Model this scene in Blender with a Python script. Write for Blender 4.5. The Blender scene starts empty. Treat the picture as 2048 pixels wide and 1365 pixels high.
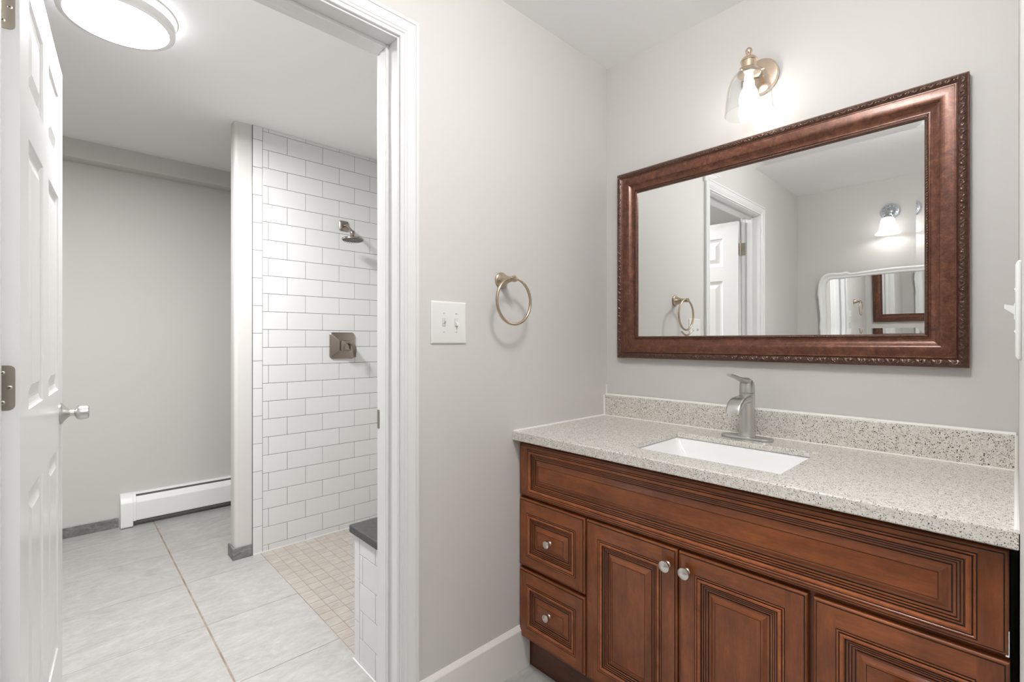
import bpy, bmesh, math, random
from mathutils import Vector, Matrix
random.seed(7)
C = bpy.context.scene.collection
sc = bpy.context.scene
PI = math.pi

# ------------------------------------------------------------------ camera
cam_d = bpy.data.cameras.new('camera')
cam_d.sensor_width = 36.0
cam_d.lens = 951.0 / 2048.0 * 36.0
cam_d.clip_start = 0.01
cam = bpy.data.objects.new('camera', cam_d)
C.objects.link(cam)
cam.location = (1.2660, -1.7830, 1.215)
cam.rotation_euler = (math.radians(90), 0, math.radians(90 - 43.39))
sc.camera = cam

# ------------------------------------------------------------------ world, exposure
w = bpy.data.worlds.new('world')
w.use_nodes = True
w.node_tree.nodes['Background'].inputs[0].default_value = (0.95, 0.97, 1.0, 1)
w.node_tree.nodes['Background'].inputs[1].default_value = 0.5
sc.world = w
sc.view_settings.view_transform = 'Standard'
sc.view_settings.look = 'None'
sc.view_settings.gamma = 1.0
sc.view_settings.use_curve_mapping = False
sc.view_settings.exposure = 0.13
sc.cycles.use_denoising = True
sc.cycles.max_bounces = 14
sc.cycles.diffuse_bounces = 8
sc.cycles.glossy_bounces = 8
sc.cycles.transparent_max_bounces = 12
sc.cycles.caustics_reflective = False
sc.cycles.caustics_refractive = False
sc.cycles.sample_clamp_indirect = 6.0

HALL_FILL_W = 30.0        # added fill lamp in the unseen hall, watts
SHOWER_W = 47.0      # shower room ceiling light, watts
BULB = 16.0          # radiance of the sconce bulb
SHADE = 3.2          # radiance of the frosted shade opposite
SHADE_BULB_W = 1.1
ROOM_FILL_W = 34.5         # added unseen globe fill lamp, vanity room, watts

H = 2.44             # ceiling
WR = 1.272           # right wall
YF = -2.76           # wall facing the vanity

# ------------------------------------------------------------------ materials
def node(nt, t, **kw):
    n = nt.nodes.new(t)
    for k, v in kw.items():
        setattr(n, k, v)
    return n

def mat(name, base=(0.8, 0.8, 0.8), rough=0.5, metal=0.0, coat=0.0, spec=0.5):
    m = bpy.data.materials.new(name)
    m.use_nodes = True
    b = m.node_tree.nodes['Principled BSDF']
    b.inputs['Base Color'].default_value = (*base, 1)
    b.inputs['Roughness'].default_value = rough
    b.inputs['Metallic'].default_value = metal
    b.inputs['Coat Weight'].default_value = coat
    b.inputs['Coat Roughness'].default_value = 0.12
    b.inputs['Specular IOR Level'].default_value = spec
    return m

def bsdf(m):
    return m.node_tree.nodes['Principled BSDF']

def coords(m, scale=(1, 1, 1), rot=(0, 0, 0)):
    nt = m.node_tree
    tc = node(nt, 'ShaderNodeTexCoord')
    mp = node(nt, 'ShaderNodeMapping')
    mp.inputs['Scale'].default_value = scale
    mp.inputs['Rotation'].default_value = rot
    nt.links.new(tc.outputs['Object'], mp.inputs['Vector'])
    return mp

def noise(m, vec, scale, detail=4, rough=0.5, dist=0.0):
    n = node(m.node_tree, 'ShaderNodeTexNoise')
    n.inputs['Scale'].default_value = scale
    n.inputs['Detail'].default_value = detail
    n.inputs['Roughness'].default_value = rough
    n.inputs['Distortion'].default_value = dist
    m.node_tree.links.new(vec.outputs[0], n.inputs['Vector'])
    return n

def ramp(m, src, stops, interp='LINEAR'):
    r = node(m.node_tree, 'ShaderNodeValToRGB')
    r.color_ramp.interpolation = interp
    e = r.color_ramp.elements
    while len(e) < len(stops):
        e.new(0.5)
    for i, (p, c) in enumerate(stops):
        e[i].position = p
        e[i].color = (*c, 1) if len(c) == 3 else c
    m.node_tree.links.new(src, r.inputs[0])
    return r

def mix(m, fac, a, b, mode='MIX'):
    n = node(m.node_tree, 'ShaderNodeMix', data_type='RGBA', blend_type=mode)
    for i, v in ((0, fac), (6, a), (7, b)):
        if hasattr(v, 'links') or hasattr(v, 'is_linked'):
            m.node_tree.links.new(v, n.inputs[i])
        else:
            n.inputs[i].default_value = v if i == 0 else (*v, 1)
    return n.outputs[2]

def bump(m, src, strength=0.1, dist=0.001):
    b = node(m.node_tree, 'ShaderNodeBump')
    b.inputs['Strength'].default_value = strength
    b.inputs['Distance'].default_value = dist
    m.node_tree.links.new(src, b.inputs['Height'])
    m.node_tree.links.new(b.outputs[0], bsdf(m).inputs['Normal'])

def setcol(m, out):
    m.node_tree.links.new(out, bsdf(m).inputs['Base Color'])

def paint(name, col, rough, bscale=260, bs=0.12):
    m = mat(name, col, rough)
    v = coords(m)
    n = noise(m, v, bscale, 3)
    bump(m, n.outputs[0], bs, 0.0006)
    return m

M = {}
M['wall'] = paint('greige_wall_paint', (0.606, 0.590, 0.570), 0.55)
M['ceil'] = paint('white_ceiling_paint', (0.89, 0.89, 0.89), 0.8, 180)
M['trim'] = paint('white_trim_paint', (0.72, 0.72, 0.715), 0.28, 60, 0.015)
M['door'] = paint('white_door_paint', (0.77, 0.77, 0.765), 0.25, 420, 0.06)
M['base'] = paint('offwhite_baseboard_paint', (0.80, 0.78, 0.75), 0.35, 60, 0.05)
M['plastic'] = mat('white_plastic', (0.74, 0.74, 0.725), 0.3)
M['enamel'] = mat('white_enamel', (0.84, 0.84, 0.83), 0.35)
M['caulk'] = mat('white_caulk', (0.85, 0.84, 0.81), 0.5)
M['ceramic'] = mat('sink_ceramic', (0.90, 0.90, 0.90), 0.08)
M['dark'] = mat('dark_gap', (0.012, 0.012, 0.012), 0.8)
M['blacksteel'] = mat('dark_heater_core', (0.03, 0.03, 0.03), 0.6)

def tile_mat(name, c1, c2, rough):
    m = mat(name, c1, rough)
    g = node(m.node_tree, 'ShaderNodeNewGeometry')
    r = ramp(m, g.outputs['Random Per Island'], [(0, c1), (1, c2)])
    setcol(m, r.outputs[0])
    return m
M['subway'] = tile_mat('white_subway_tile', (0.69, 0.695, 0.695), (0.715, 0.72, 0.72), 0.12)
M['grout'] = mat('dark_tile_grout', (0.085, 0.085, 0.085), 0.9)
M['mortar'] = mat('pale_sill_grout', (0.72, 0.72, 0.70), 0.7)

def stone_tile(name, cols, rough, tint=0.0):
    m = mat(name, cols[0], rough)
    nt = m.node_tree
    g = node(nt, 'ShaderNodeNewGeometry')
    tc = node(nt, 'ShaderNodeTexCoord')
    off = node(nt, 'ShaderNodeVectorMath', operation='MULTIPLY_ADD')
    off.inputs[1].default_value = (7.0, 13.0, 3.0)
    nt.links.new(g.outputs['Random Per Island'], off.inputs[0])
    nt.links.new(tc.outputs['Object'], off.inputs[2])
    mp = node(nt, 'ShaderNodeMapping')
    mp.inputs['Scale'].default_value = (3.4, 1.5, 1)
    mp.inputs['Rotation'].default_value = (0, 0, 0.55)
    nt.links.new(off.outputs[0], mp.inputs['Vector'])
    n1 = noise(m, mp, 3.2, 12, 0.74, 1.6)
    n2 = noise(m, mp, 17.0, 10, 0.78, 0.8)
    r1 = ramp(m, n1.outputs[0], [(0.30, cols[1]), (0.52, cols[0]), (0.70, cols[2])])
    r2 = ramp(m, n2.outputs[0], [(0.33, (0.86, 0.86, 0.86)), (0.60, (1.03, 1.03, 1.03))])
    c = mix(m, 1.0, r1.outputs[0], r2.outputs[0], 'MULTIPLY')
    if tint:
        r3 = ramp(m, g.outputs['Random Per Island'], [(0, (1, 0.985, 0.95)), (0.35, (0.95, 0.90, 0.87)), (0.7, (1.02, 0.99, 0.95)), (1, (0.93, 0.92, 0.89))])
        c = mix(m, tint, c, r3.outputs[0], 'MULTIPLY')
    setcol(m, c)
    bump(m, n2.outputs[0], 0.15, 0.001)
    return m
M['floor'] = stone_tile('grey_porcelain_tile', [(0.455, 0.447, 0.435), (0.375, 0.366, 0.354), (0.53, 0.525, 0.515)], 0.42)
M['mosaic'] = stone_tile('beige_mosaic_tile', [(0.47, 0.445, 0.42), (0.385, 0.36, 0.338), (0.54, 0.517, 0.492)], 0.5, 1.0)
M['floorgrout'] = mat('tan_floor_grout', (0.36, 0.30, 0.245), 0.95)
v = coords(M['floorgrout']); n_ = noise(M['floorgrout'], v, 9, 4)
setcol(M['floorgrout'], ramp(M['floorgrout'], n_.outputs[0], [(0.35, (0.235, 0.18, 0.135)), (0.6, (0.36, 0.305, 0.25))]).outputs[0])

m = M['slate'] = mat('charcoal_quartz', (0.055, 0.055, 0.057), 0.45)
v = coords(m); n_ = noise(m, v, 70, 6)
setcol(m, ramp(m, n_.outputs[0], [(0.3, (0.045, 0.045, 0.047)), (0.7, (0.075, 0.075, 0.077))]).outputs[0])

m = M['stonebase'] = mat('raw_grey_base_tile', (0.2, 0.2, 0.2), 0.7)
v = coords(m, (1, 1, 2)); n_ = noise(m, v, 16, 9, 0.7, 1.0); n2 = noise(m, v, 8, 7, 0.7)
c = ramp(m, n_.outputs[0], [(0.3, (0.10, 0.10, 0.10)), (0.55, (0.22, 0.22, 0.215)), (0.72, (0.36, 0.36, 0.35))])
c2 = ramp(m, n2.outputs[0], [(0.60, (0, 0, 0)), (0.66, (1, 1, 1))])
setcol(m, mix(m, c2.outputs[0], c.outputs[0], (0.62, 0.61, 0.59)))
bump(m, n_.outputs[0], 0.5, 0.002)

# speckled counter
m = M['quartz'] = mat('speckled_quartz', (0.6, 0.57, 0.52), 0.16)
v = coords(m)
nt = m.node_tree
nb = noise(m, v, 90, 5, 0.6)
basec = ramp(m, nb.outputs[0], [(0.3, (0.61, 0.575, 0.52)), (0.5, (0.71, 0.68, 0.635)), (0.7, (0.79, 0.77, 0.73))])
def speck(scale, size, prob):
    vo = node(nt, 'ShaderNodeTexVoronoi', feature='F1')
    vo.inputs['Scale'].default_value = scale
    vo.inputs['Randomness'].default_value = 1.0
    wob = noise(m, v, scale * 1.6, 3)
    add = node(nt, 'ShaderNodeMix', data_type='VECTOR')
    add.inputs[0].default_value = 0.0016
    nt.links.new(v.outputs[0], add.inputs[4]); nt.links.new(wob.outputs['Color'], add.inputs[5])
    nt.links.new(add.outputs[1], vo.inputs['Vector'])
    sep = node(nt, 'ShaderNodeSeparateColor')
    nt.links.new(vo.outputs['Color'], sep.inputs[0])
    thr = node(nt, 'ShaderNodeMath', operation='LESS_THAN')
    thr.inputs[1].default_value = prob
    nt.links.new(sep.outputs[0], thr.inputs[0])
    rad = node(nt, 'ShaderNodeMath', operation='MULTIPLY')
    rad.inputs[1].default_value = size
    nt.links.new(sep.outputs[1], rad.inputs[0])
    ad = node(nt, 'ShaderNodeMath', operation='ADD'); ad.inputs[1].default_value = size * 0.35
    nt.links.new(rad.outputs[0], ad.inputs[0])
    lt = node(nt, 'ShaderNodeMath', operation='LESS_THAN')
    nt.links.new(vo.outputs['Distance'], lt.inputs[0]); nt.links.new(ad.outputs[0], lt.inputs[1])
    mu = node(nt, 'ShaderNodeMath', operation='MULTIPLY')
    nt.links.new(lt.outputs[0], mu.inputs[0]); nt.links.new(thr.outputs[0], mu.inputs[1])
    return mu.outputs[0]
c = mix(m, speck(480, 0.44, 0.45), basec.outputs[0], (0.34, 0.295, 0.24))
c = mix(m, speck(300, 0.36, 0.10), c, (0.80, 0.78, 0.74))
c = mix(m, speck(370, 0.40, 0.26), c, (0.075, 0.07, 0.062))
c = mix(m, speck(230, 0.33, 0.15), c, (0.055, 0.052, 0.05))
setcol(m, c)

# stained cherry wood
def wood(name, scale, k=1.0):
    m = mat(name, (0.2, 0.08, 0.04), 0.34, coat=0.38, spec=0.35)
    nt = m.node_tree
    v = coords(m, scale)
    n1 = noise(m, v, 5.0, 6, 0.6, 0.6)
    n2 = noise(m, v, 30.0, 5, 0.7, 0.2)
    vv = coords(m)
    n3 = noise(m, vv, 9.0, 7, 0.66, 0.5)
    a = ramp(m, n1.outputs[0], [(0.28, (0.150 * k, 0.040 * k, 0.0105 * k)), (0.52, (0.212 * k, 0.061 * k, 0.0165 * k)), (0.75, (0.270 * k, 0.084 * k, 0.0245 * k))])
    b_ = ramp(m, n2.outputs[0], [(0.35, (0.86, 0.84, 0.82)), (0.62, (1.06, 1.06, 1.06))])
    c_ = ramp(m, n3.outputs[0], [(0.3, (0.74, 0.71, 0.69)), (0.7, (1.18, 1.18, 1.16))])
    c = mix(m, 1.0, a.outputs[0], b_.outputs[0], 'MULTIPLY')
    c = mix(m, 1.0, c, c_.outputs[0], 'MULTIPLY')
    setcol(m, c)
    bump(m, n2.outputs[0], 0.06, 0.0005)
    return m
M['wood_v'] = wood('cherry_wood_upright_grain', (7, 7, 1.0))
M['wood_h'] = wood('cherry_wood_level_grain', (1.0, 7, 7), 1.10)
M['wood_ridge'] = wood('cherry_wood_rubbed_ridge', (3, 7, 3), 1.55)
M['glaze'] = mat('dark_glaze', (0.034, 0.016, 0.009), 0.35, coat=0.2)
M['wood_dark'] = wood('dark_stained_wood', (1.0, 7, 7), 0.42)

# metals
def metal(name, col, rough, aniso=0.0):
    m = mat(name, col, rough, 1.0)
    bsdf(m).inputs['Anisotropic'].default_value = aniso
    v = coords(m, (1, 1, 40))
    n = noise(m, v, 60, 2)
    r = ramp(m, n.outputs[0], [(0.3, (rough * 0.95,) * 3), (0.7, (rough * 1.06,) * 3)])
    m.node_tree.links.new(r.outputs[0], bsdf(m).inputs['Roughness'])
    return m
M['nickel'] = metal('brushed_nickel', (0.60, 0.595, 0.58), 0.30)
M['bronze'] = metal('brushed_bronze_nickel', (0.50, 0.41, 0.30), 0.26)
M['showermetal'] = metal('warm_brushed_nickel', (0.36, 0.31, 0.275), 0.22)
M['champagne'] = metal('champagne_metal', (0.74, 0.60, 0.47), 0.20)
M['chrome'] = metal('aged_chrome', (0.62, 0.66, 0.70), 0.14)
M['knobmetal'] = metal('satin_nickel', (0.70, 0.68, 0.64), 0.22)
M['steel'] = metal('dull_hinge_steel', (0.42, 0.38, 0.33), 0.38)
M['screw'] = metal('screw_steel', (0.62, 0.58, 0.50), 0.3)
M['mirror'] = mat('silvered_glass', (0.93, 0.94, 0.935), 0.0, 1.0)

m = M['frame'] = mat('antique_bronze_frame', (0.16, 0.07, 0.04), 0.34, 0.35, 0.15)
v = coords(m); n1 = noise(m, v, 38, 8, 0.75, 0.6); n2 = noise(m, v, 200, 4, 0.6); n3 = noise(m, v, 9, 4)
a = ramp(m, n1.outputs[0], [(0.30, (0.050, 0.017, 0.0095)), (0.52, (0.125, 0.046, 0.025)), (0.72, (0.235, 0.100, 0.054))])
b_ = ramp(m, n2.outputs[0], [(0.3, (0.78, 0.76, 0.76)), (0.66, (1.16, 1.14, 1.12))])
c_ = ramp(m, n3.outputs[0], [(0.3, (0.86, 0.84, 0.84)), (0.7, (1.10, 1.08, 1.06))])
c = mix(m, 1.0, a.outputs[0], b_.outputs[0], 'MULTIPLY'); c = mix(m, 1.0, c, c_.outputs[0], 'MULTIPLY')
setcol(m, c)
m = M['framedark'] = mat('dark_bronze_carving', (0.085, 0.040, 0.025), 0.30, 0.45, 0.2)
v = coords(m); n1 = noise(m, v, 120, 5, 0.7)
setcol(m, ramp(m, n1.outputs[0], [(0.3, (0.045, 0.020, 0.013)), (0.7, (0.125, 0.060, 0.037))]).outputs[0])

def emit(name, col, s):
    m = bpy.data.materials.new(name); m.use_nodes = True
    nt = m.node_tree; nt.nodes.remove(nt.nodes['Principled BSDF'])
    e = node(nt, 'ShaderNodeEmission'); e.inputs[0].default_value = (*col, 1); e.inputs[1].default_value = s
    nt.links.new(e.outputs[0], nt.nodes['Material Output'].inputs[0])
    return m
M['bulb'] = emit('lit_bulb', (1.0, 0.965, 0.91), BULB)
M['shade'] = emit('lit_frosted_shade', (1.0, 0.98, 0.95), SHADE)
M['diffuser'] = emit('lit_diffuser', (1.0, 1.0, 0.995), SHOWER_W / (PI * PI * 0.152 ** 2))
M['glowstrip'] = emit('lit_lamp_rim', (1, 1, 1), 10.0)
M['roomfill'] = emit('lit_room_fill', (1.0, 1.0, 1.0), ROOM_FILL_W / (PI * 0.17))
M['hallfill'] = emit('lit_hall_fill', (1.0, 1.0, 1.0), HALL_FILL_W / (PI * 1.2 * 0.9))

# thin clear glass: lets light straight through, reflects by angle
m = M['glass'] = bpy.data.materials.new('thin_clear_glass'); m.use_nodes = True
nt = m.node_tree; nt.nodes.remove(nt.nodes['Principled BSDF'])
tr = node(nt, 'ShaderNodeBsdfTransparent'); tr.inputs[0].default_value = (0.955, 0.96, 0.96, 1)
gl = node(nt, 'ShaderNodeBsdfGlossy'); gl.inputs['Roughness'].default_value = 0.02
lw = node(nt, 'ShaderNodeLayerWeight'); lw.inputs['Blend'].default_value = 0.5
pw = node(nt, 'ShaderNodeMath', operation='POWER'); pw.inputs[1].default_value = 4.0
nt.links.new(lw.outputs['Facing'], pw.inputs[0])
sc_ = node(nt, 'ShaderNodeMath', operation='MULTIPLY_ADD'); sc_.inputs[1].default_value = 0.55; sc_.inputs[2].default_value = 0.04
nt.links.new(pw.outputs[0], sc_.inputs[0])
mx = node(nt, 'ShaderNodeMixShader')
nt.links.new(sc_.outputs[0], mx.inputs[0]); nt.links.new(tr.outputs[0], mx.inputs[1]); nt.links.new(gl.outputs[0], mx.inputs[2])
nt.links.new(mx.outputs[0], nt.nodes['Material Output'].inputs[0])

# ------------------------------------------------------------------ mesh helpers
class MB:
    def __init__(s):
        s.v = []; s.f = []; s.m = []; s.sm = []
    def add(s, verts, faces, mi=0, smooth=False):
        o = len(s.v)
        s.v += [tuple(p) for p in verts]
        for f in faces:
            s.f.append(tuple(i + o for i in f)); s.m.append(mi); s.sm.append(smooth)
    def box(s, x0, x1, y0, y1, z0, z1, mi=0):
        x0, x1 = min(x0, x1), max(x0, x1); y0, y1 = min(y0, y1), max(y0, y1); z0, z1 = min(z0, z1), max(z0, z1)
        s.add([(x0, y0, z0), (x1, y0, z0), (x1, y1, z0), (x0, y1, z0), (x0, y0, z1), (x1, y0, z1), (x1, y1, z1), (x0, y1, z1)],
              [(0, 3, 2, 1), (4, 5, 6, 7), (0, 1, 5, 4), (1, 2, 6, 5), (2, 3, 7, 6), (3, 0, 4, 7)], mi)
        return s
    def loft(s, rings, closed=True, mi=0, smooth=True, cap0=False, cap1=False, mis=None):
        n = len(rings[0]); o = len(s.v)
        for r in rings:
            s.v += [tuple(p) for p in r]
        for i in range(len(rings) - 1):
            for j in range(n if closed else n - 1):
                k = (j + 1) % n
                s.f.append((o + i * n + j, o + i * n + k, o + (i + 1) * n + k, o + (i + 1) * n + j))
                s.m.append(mis[i] if mis else mi); s.sm.append(smooth)
        if cap0:
            s.f.append(tuple(o + j for j in reversed(range(n)))); s.m.append(mi); s.sm.append(False)
        if cap1:
            q = o + (len(rings) - 1) * n
            s.f.append(tuple(q + j for j in range(n))); s.m.append(mi); s.sm.append(False)
        return s
    def lathe(s, prof, center=(0, 0, 0), axis=(0, 0, 1), n=40, mi=0, smooth=True, cap0=True, cap1=True, sx=1.0, sy=1.0):
        # prof: list of (radius, distance along axis)
        a = Vector(axis).normalized()
        u = Vector((0, 0, 1)).cross(a) if abs(a.z) < 0.9 else Vector((1, 0, 0))
        u.normalize(); w_ = a.cross(u)
        c = Vector(center); rings = []
        for r, d in prof:
            rings.append([c + a * d + u * (r * sx * math.cos(2 * PI * j / n)) + w_ * (r * sy * math.sin(2 * PI * j / n)) for j in range(n)])
        return s.loft(rings, True, mi, smooth, cap0 and prof[0][0] > 1e-6, cap1 and prof[-1][0] > 1e-6)
    def tube(s, pts, r, n=14, closed=False, mi=0, cap=True, up=(0, 0, 1)):
        P = [Vector(p) for p in pts]; rings = []; N = len(P)
        rad = r if isinstance(r, (list, tuple)) else [r] * N
        prev = None
        for i in range(N):
            if closed:
                t = P[(i + 1) % N] - P[(i - 1) % N]
            else:
                t = P[min(i + 1, N - 1)] - P[max(i - 1, 0)]
            t.normalize()
            if prev is None:
                g = Vector(up) if abs(Vector(up).dot(t)) < 0.95 else Vector((1, 0, 0))
            else:
                g = prev
            u = (g - t * g.dot(t)).normalized(); prev = u
            w_ = t.cross(u)
            rings.append([P[i] + u * (rad[i] * math.cos(2 * PI * j / n)) + w_ * (rad[i] * math.sin(2 * PI * j / n)) for j in range(n)])
        if closed:
            rings.append(rings[0])
        return s.loft(rings, True, mi, True, cap and not closed, cap and not closed)
    def build(s, name, mats, parent=None, loc=None, bevel=0.0, seg=2, local=False, angle=35):
        mats = mats if isinstance(mats, (list, tuple)) else [mats]
        off = Vector((0, 0, 0))
        if parent is not None and not local:
            q = parent
            while q is not None:
                off += q.location; q = q.parent
        elif loc is not None:
            off = Vector(loc)
        me = bpy.data.meshes.new(name)
        me.from_pydata([tuple(Vector(p) - off) for p in s.v], [], s.f)
        for mm in mats:
            me.materials.append(mm)
        me.polygons.foreach_set('material_index', s.m)
        me.polygons.foreach_set('use_smooth', s.sm)
        bm = bmesh.new(); bm.from_mesh(me)
        bmesh.ops.remove_doubles(bm, verts=bm.verts, dist=1e-6)
        bmesh.ops.recalc_face_normals(bm, faces=bm.faces)
        bm.to_mesh(me); bm.free()
        me.update()
        if any(s.sm):
            me.set_sharp_from_angle(angle=math.radians(angle))
        o = bpy.data.objects.new(name, me)
        C.objects.link(o)
        if parent is not None:
            o.parent = parent
        elif loc is not None:
            o.location = loc
        if bevel > 0:
            b = o.modifiers.new('bevel', 'BEVEL'); b.width = bevel; b.segments = seg; b.limit_method = 'ANGLE'; b.angle_limit = math.radians(40)
            b.harden_normals = False
            for p in me.polygons:
                p.use_smooth = True
            me.set_sharp_from_angle(angle=math.radians(40))
        return o

def thing(name, label, cat, loc=(0, 0, 0), group=None, kind=None):
    o = bpy.data.objects.new(name, None); C.objects.link(o)
    o.empty_display_size = 0.05
    o.location = loc; o['label'] = label; o['category'] = cat
    if group: o['group'] = group
    if kind: o['kind'] = kind
    return o

def struct(o, label, cat):
    o['kind'] = 'structure'; o['label'] = label; o['category'] = cat
    return o

def rrect(cx, cz, w_, h_, r, n=6):
    pts = []
    for (sx, sz, a0) in ((1, 1, 0), (-1, 1, 90), (-1, -1, 180), (1, -1, 270)):
        for k in range(n + 1):
            a = math.radians(a0 + 90 * k / n)
            pts.append((cx + sx * (w_ / 2 - r) + r * math.cos(a), cz + sz * (h_ / 2 - r) + r * math.sin(a)))
    return pts

# ------------------------------------------------------------------ room shell
def wall_with_hole(name, x0, x1, y0, y1, hy0, hy1, hz, z1=H, m='wall'):
    b = MB()
    b.box(x0, x1, y0, hy0, 0, z1); b.box(x0, x1, hy1, y1, 0, z1); b.box(x0, x1, hy0, hy1, hz, z1)
    return b.build(name, M[m])

struct(MB().box(-2.85, 3.0, 0.0, 0.12, 0, H).build('wall_back', M['wall']), 'greige painted wall behind the vanity and bronze mirror', 'wall')
struct(wall_with_hole('wall_left', -0.12, 0.0, -3.3, 0.0, -1.900, -1.0385, 2.138), 'greige wall with the doorway, switch plate and towel ring', 'wall')
struct(wall_with_hole('wall_right', WR, WR + 0.12, -3.3, 0.0, -2.28, -1.36, 2.10), 'greige wall edge at the right end of the countertop', 'wall')
struct(MB().box(0.0, WR, YF - 0.12, YF, 0, H).build('wall_front', M['wall']), 'greige wall seen in the bronze mirror, with the bell sconce', 'wall')
struct(MB().box(-2.87, 3.0, -3.42, 0.12, H, H + 0.1).build('ceiling', M['ceil']), 'flat white ceiling', 'ceiling')
struct(MB().box(-2.87, -2.75, -3.3, 0.0, 0, H).build('wall_far', M['wall']), 'greige wall beyond the doorway, above the baseboard heater', 'wall')
struct(MB().box(-2.75, -0.12, -3.42, -3.3, 0, H).build('wall_near', M['wall']), 'greige wall behind the open white door', 'wall')
struct(MB().box(-2.75, -2.64, -3.3, 0.0, 2.328, H).build('trim_1', M['wall']), 'greige boxed soffit along the top of the far wall', 'soffit')
# hall behind the camera
b = MB(); b.box(2.9, 3.0, -3.3, 0.0, 0, H); b.box(WR, 3.0, -3.42, -3.3, 0, H)
struct(b.build('wall_hall', M['wall']), 'greige hall walls behind the viewer', 'wall')

# shower partition: rounded painted end, tile facing
b = MB()
ring = []
x0, x1, ye = -1.80, -1.705, -1.0905
pts = [(x0, 0.0), (x0, ye + 0.02)]
for k in range(7):
    a = math.radians(180 + 90 * k / 6); pts.append((x0 + 0.02 + 0.02 * math.cos(a), ye + 0.02 + 0.02 * math.sin(a)))
for k in range(7):
    a = math.radians(270 + 90 * k / 6); pts.append((x1 - 0.02 + 0.02 * math.cos(a), ye + 0.02 + 0.02 * math.sin(a)))
pts += [(x1, 0.0)]
b.loft([[(p[0], p[1], 0) for p in pts], [(p[0], p[1], H) for p in pts]], True, 0, True, True, True)
part = b.build('wall_shower', M['wall'])
struct(part, 'greige partition end carrying the white subway tile', 'wall')
TILE_T = 0.009
def tile(b, axis, c, a0, a1, z0, z1, mi=0, g=0.0011, t=0.0045):
    # a tile with eased edges on plane x=c (axis 'x', facing +x) or y=c (axis 'y', facing -y)
    e = 0.0012
    a0 += g; a1 -= g; z0 += g; z1 -= g
    if a1 - a0 < 0.003 or z1 - z0 < 0.003:
        return
    r0 = [(a0, z0), (a1, z0), (a1, z1), (a0, z1)]
    r2 = [(a0 + e, z0 + e), (a1 - e, z0 + e), (a1 - e, z1 - e), (a0 + e, z1 - e)]
    def P(r, d):
        return [((c + d, p, q) if axis == 'x' else (p, c - d, q)) for p, q in r]
    b.loft([P(r0, 0), P(r0, t - e * 0.5), P(r2, t)], True, mi, False, False, True)
b = MB()
b.box(-1.705, -1.7005, -1.0025, 0.0, 0, H, 1)
X0 = -1.7005
rows = [2.4192 - 0.10345 * k for k in range(24)]
zz = [H] + rows + [0.0]
for i in range(len(zz) - 1):
    z1, z0 = zz[i], zz[i + 1]
    if i == 0:
        joints = [-0.9178 + 0.2088 * k for k in range(6)]
    elif i % 2 == 1:
        joints = [-0.815 + 0.2088 * k for k in range(5)]
    else:
        joints = [-0.9178] + [-0.709 + 0.2088 * k for k in range(5)]
    ys = [-0.9495] + [j for j in joints if j < -0.01] + [0.0]
    for j in range(len(ys) - 1):
        tile(b, 'x', X0, ys[j], ys[j + 1], z0, z1)
tz = [H] + [2.3625 - 0.1576 * k for k in range(15)] + [0.0]
for i in range(len(tz) - 1):
    tile(b, 'x', X0, -1.001, -0.9495, tz[i + 1], tz[i])
b.build('tile_facing', [M['subway'], M['grout']], part)
b = MB(); b.box(-1.6965, -1.692, -1.0, 0.0, 0.0, 0.006)
b.build('caulk_line', M['mortar'], part)

# floor: slab with sunk grout and individual tiles
b = MB()
b.box(-2.87, 3.0, -3.42, 0.12, -0.08, -0.0010, 1)
def ftile(x0, x1, y0, y1, mi, gx0=.0019, gx1=.0019, gy0=.0016, gy1=.0016):
    x0 += gx0; x1 -= gx1; y0 += gy0; y1 -= gy1
    e = 0.001
    b.loft([[(x0, y0, -0.0015), (x1, y0, -0.0015), (x1, y1, -0.0015), (x0, y1, -0.0015)],
            [(x0, y0, -0.0006), (x1, y0, -0.0006), (x1, y1, -0.0006), (x0, y1, -0.0006)],
            [(x0 + e, y0 + e, 0), (x1 - e, y0 + e, 0), (x1 - e, y1 - e, 0), (x0 + e, y1 - e, 0)]], True, mi, False, False, True)
xs = [-2.87, -2.508, -2.046, -1.585, -1.106, -0.630, -0.155, 0.313, 0.781, 1.249, 1.717, 2.185, 2.653, 3.0]
for i in range(len(xs) - 1):
    ftile(xs[i], xs[i + 1], -3.4, -2.275, 0)
    ftile(xs[i], xs[i + 1], -2.275, -1.337, 0, gy1=.0035)
    if xs[i + 1] <= -1.58:
        ftile(xs[i], xs[i + 1] if xs[i + 1] < -1.6 else -1.705, -1.337, -0.385, 0, gy0=.0035, gx1=.0019 if xs[i + 1] < -1.6 else 0)
        ftile(xs[i], xs[i + 1] if xs[i + 1] < -1.6 else -1.705, -0.385, 0.0, 0)
        if xs[i + 1] > -1.6:
            ftile(-1.705, xs[i + 1], -1.337, -0.9585, 0, gx0=0, gy0=.0035)
    elif xs[i + 1] <= -0.12:
        ftile(xs[i], xs[i + 1], -1.337, -0.9585, 0, gy0=.0035)
    else:
        ftile(xs[i], xs[i + 1], -1.337, -0.385, 0, gy0=.0035)
        ftile(xs[i], xs[i + 1], -0.385, 0.0, 0)
q = 0.0602
for i in range(26):
    for j in range(16):
        xa = -1.695 + q * i; ya = -0.9585 + q * j
        if ya + q > 0.01 or xa + q > -0.12: continue
        ftile(xa, xa + q, ya, ya + q, 2, .0011, .0011, .0011, .0011)
fl = b.build('floor', [M['floor'], M['floorgrout'], M['mosaic']])
struct(fl, 'pale grey veined tile floor with a beige mosaic shower area', 'floor')

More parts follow.
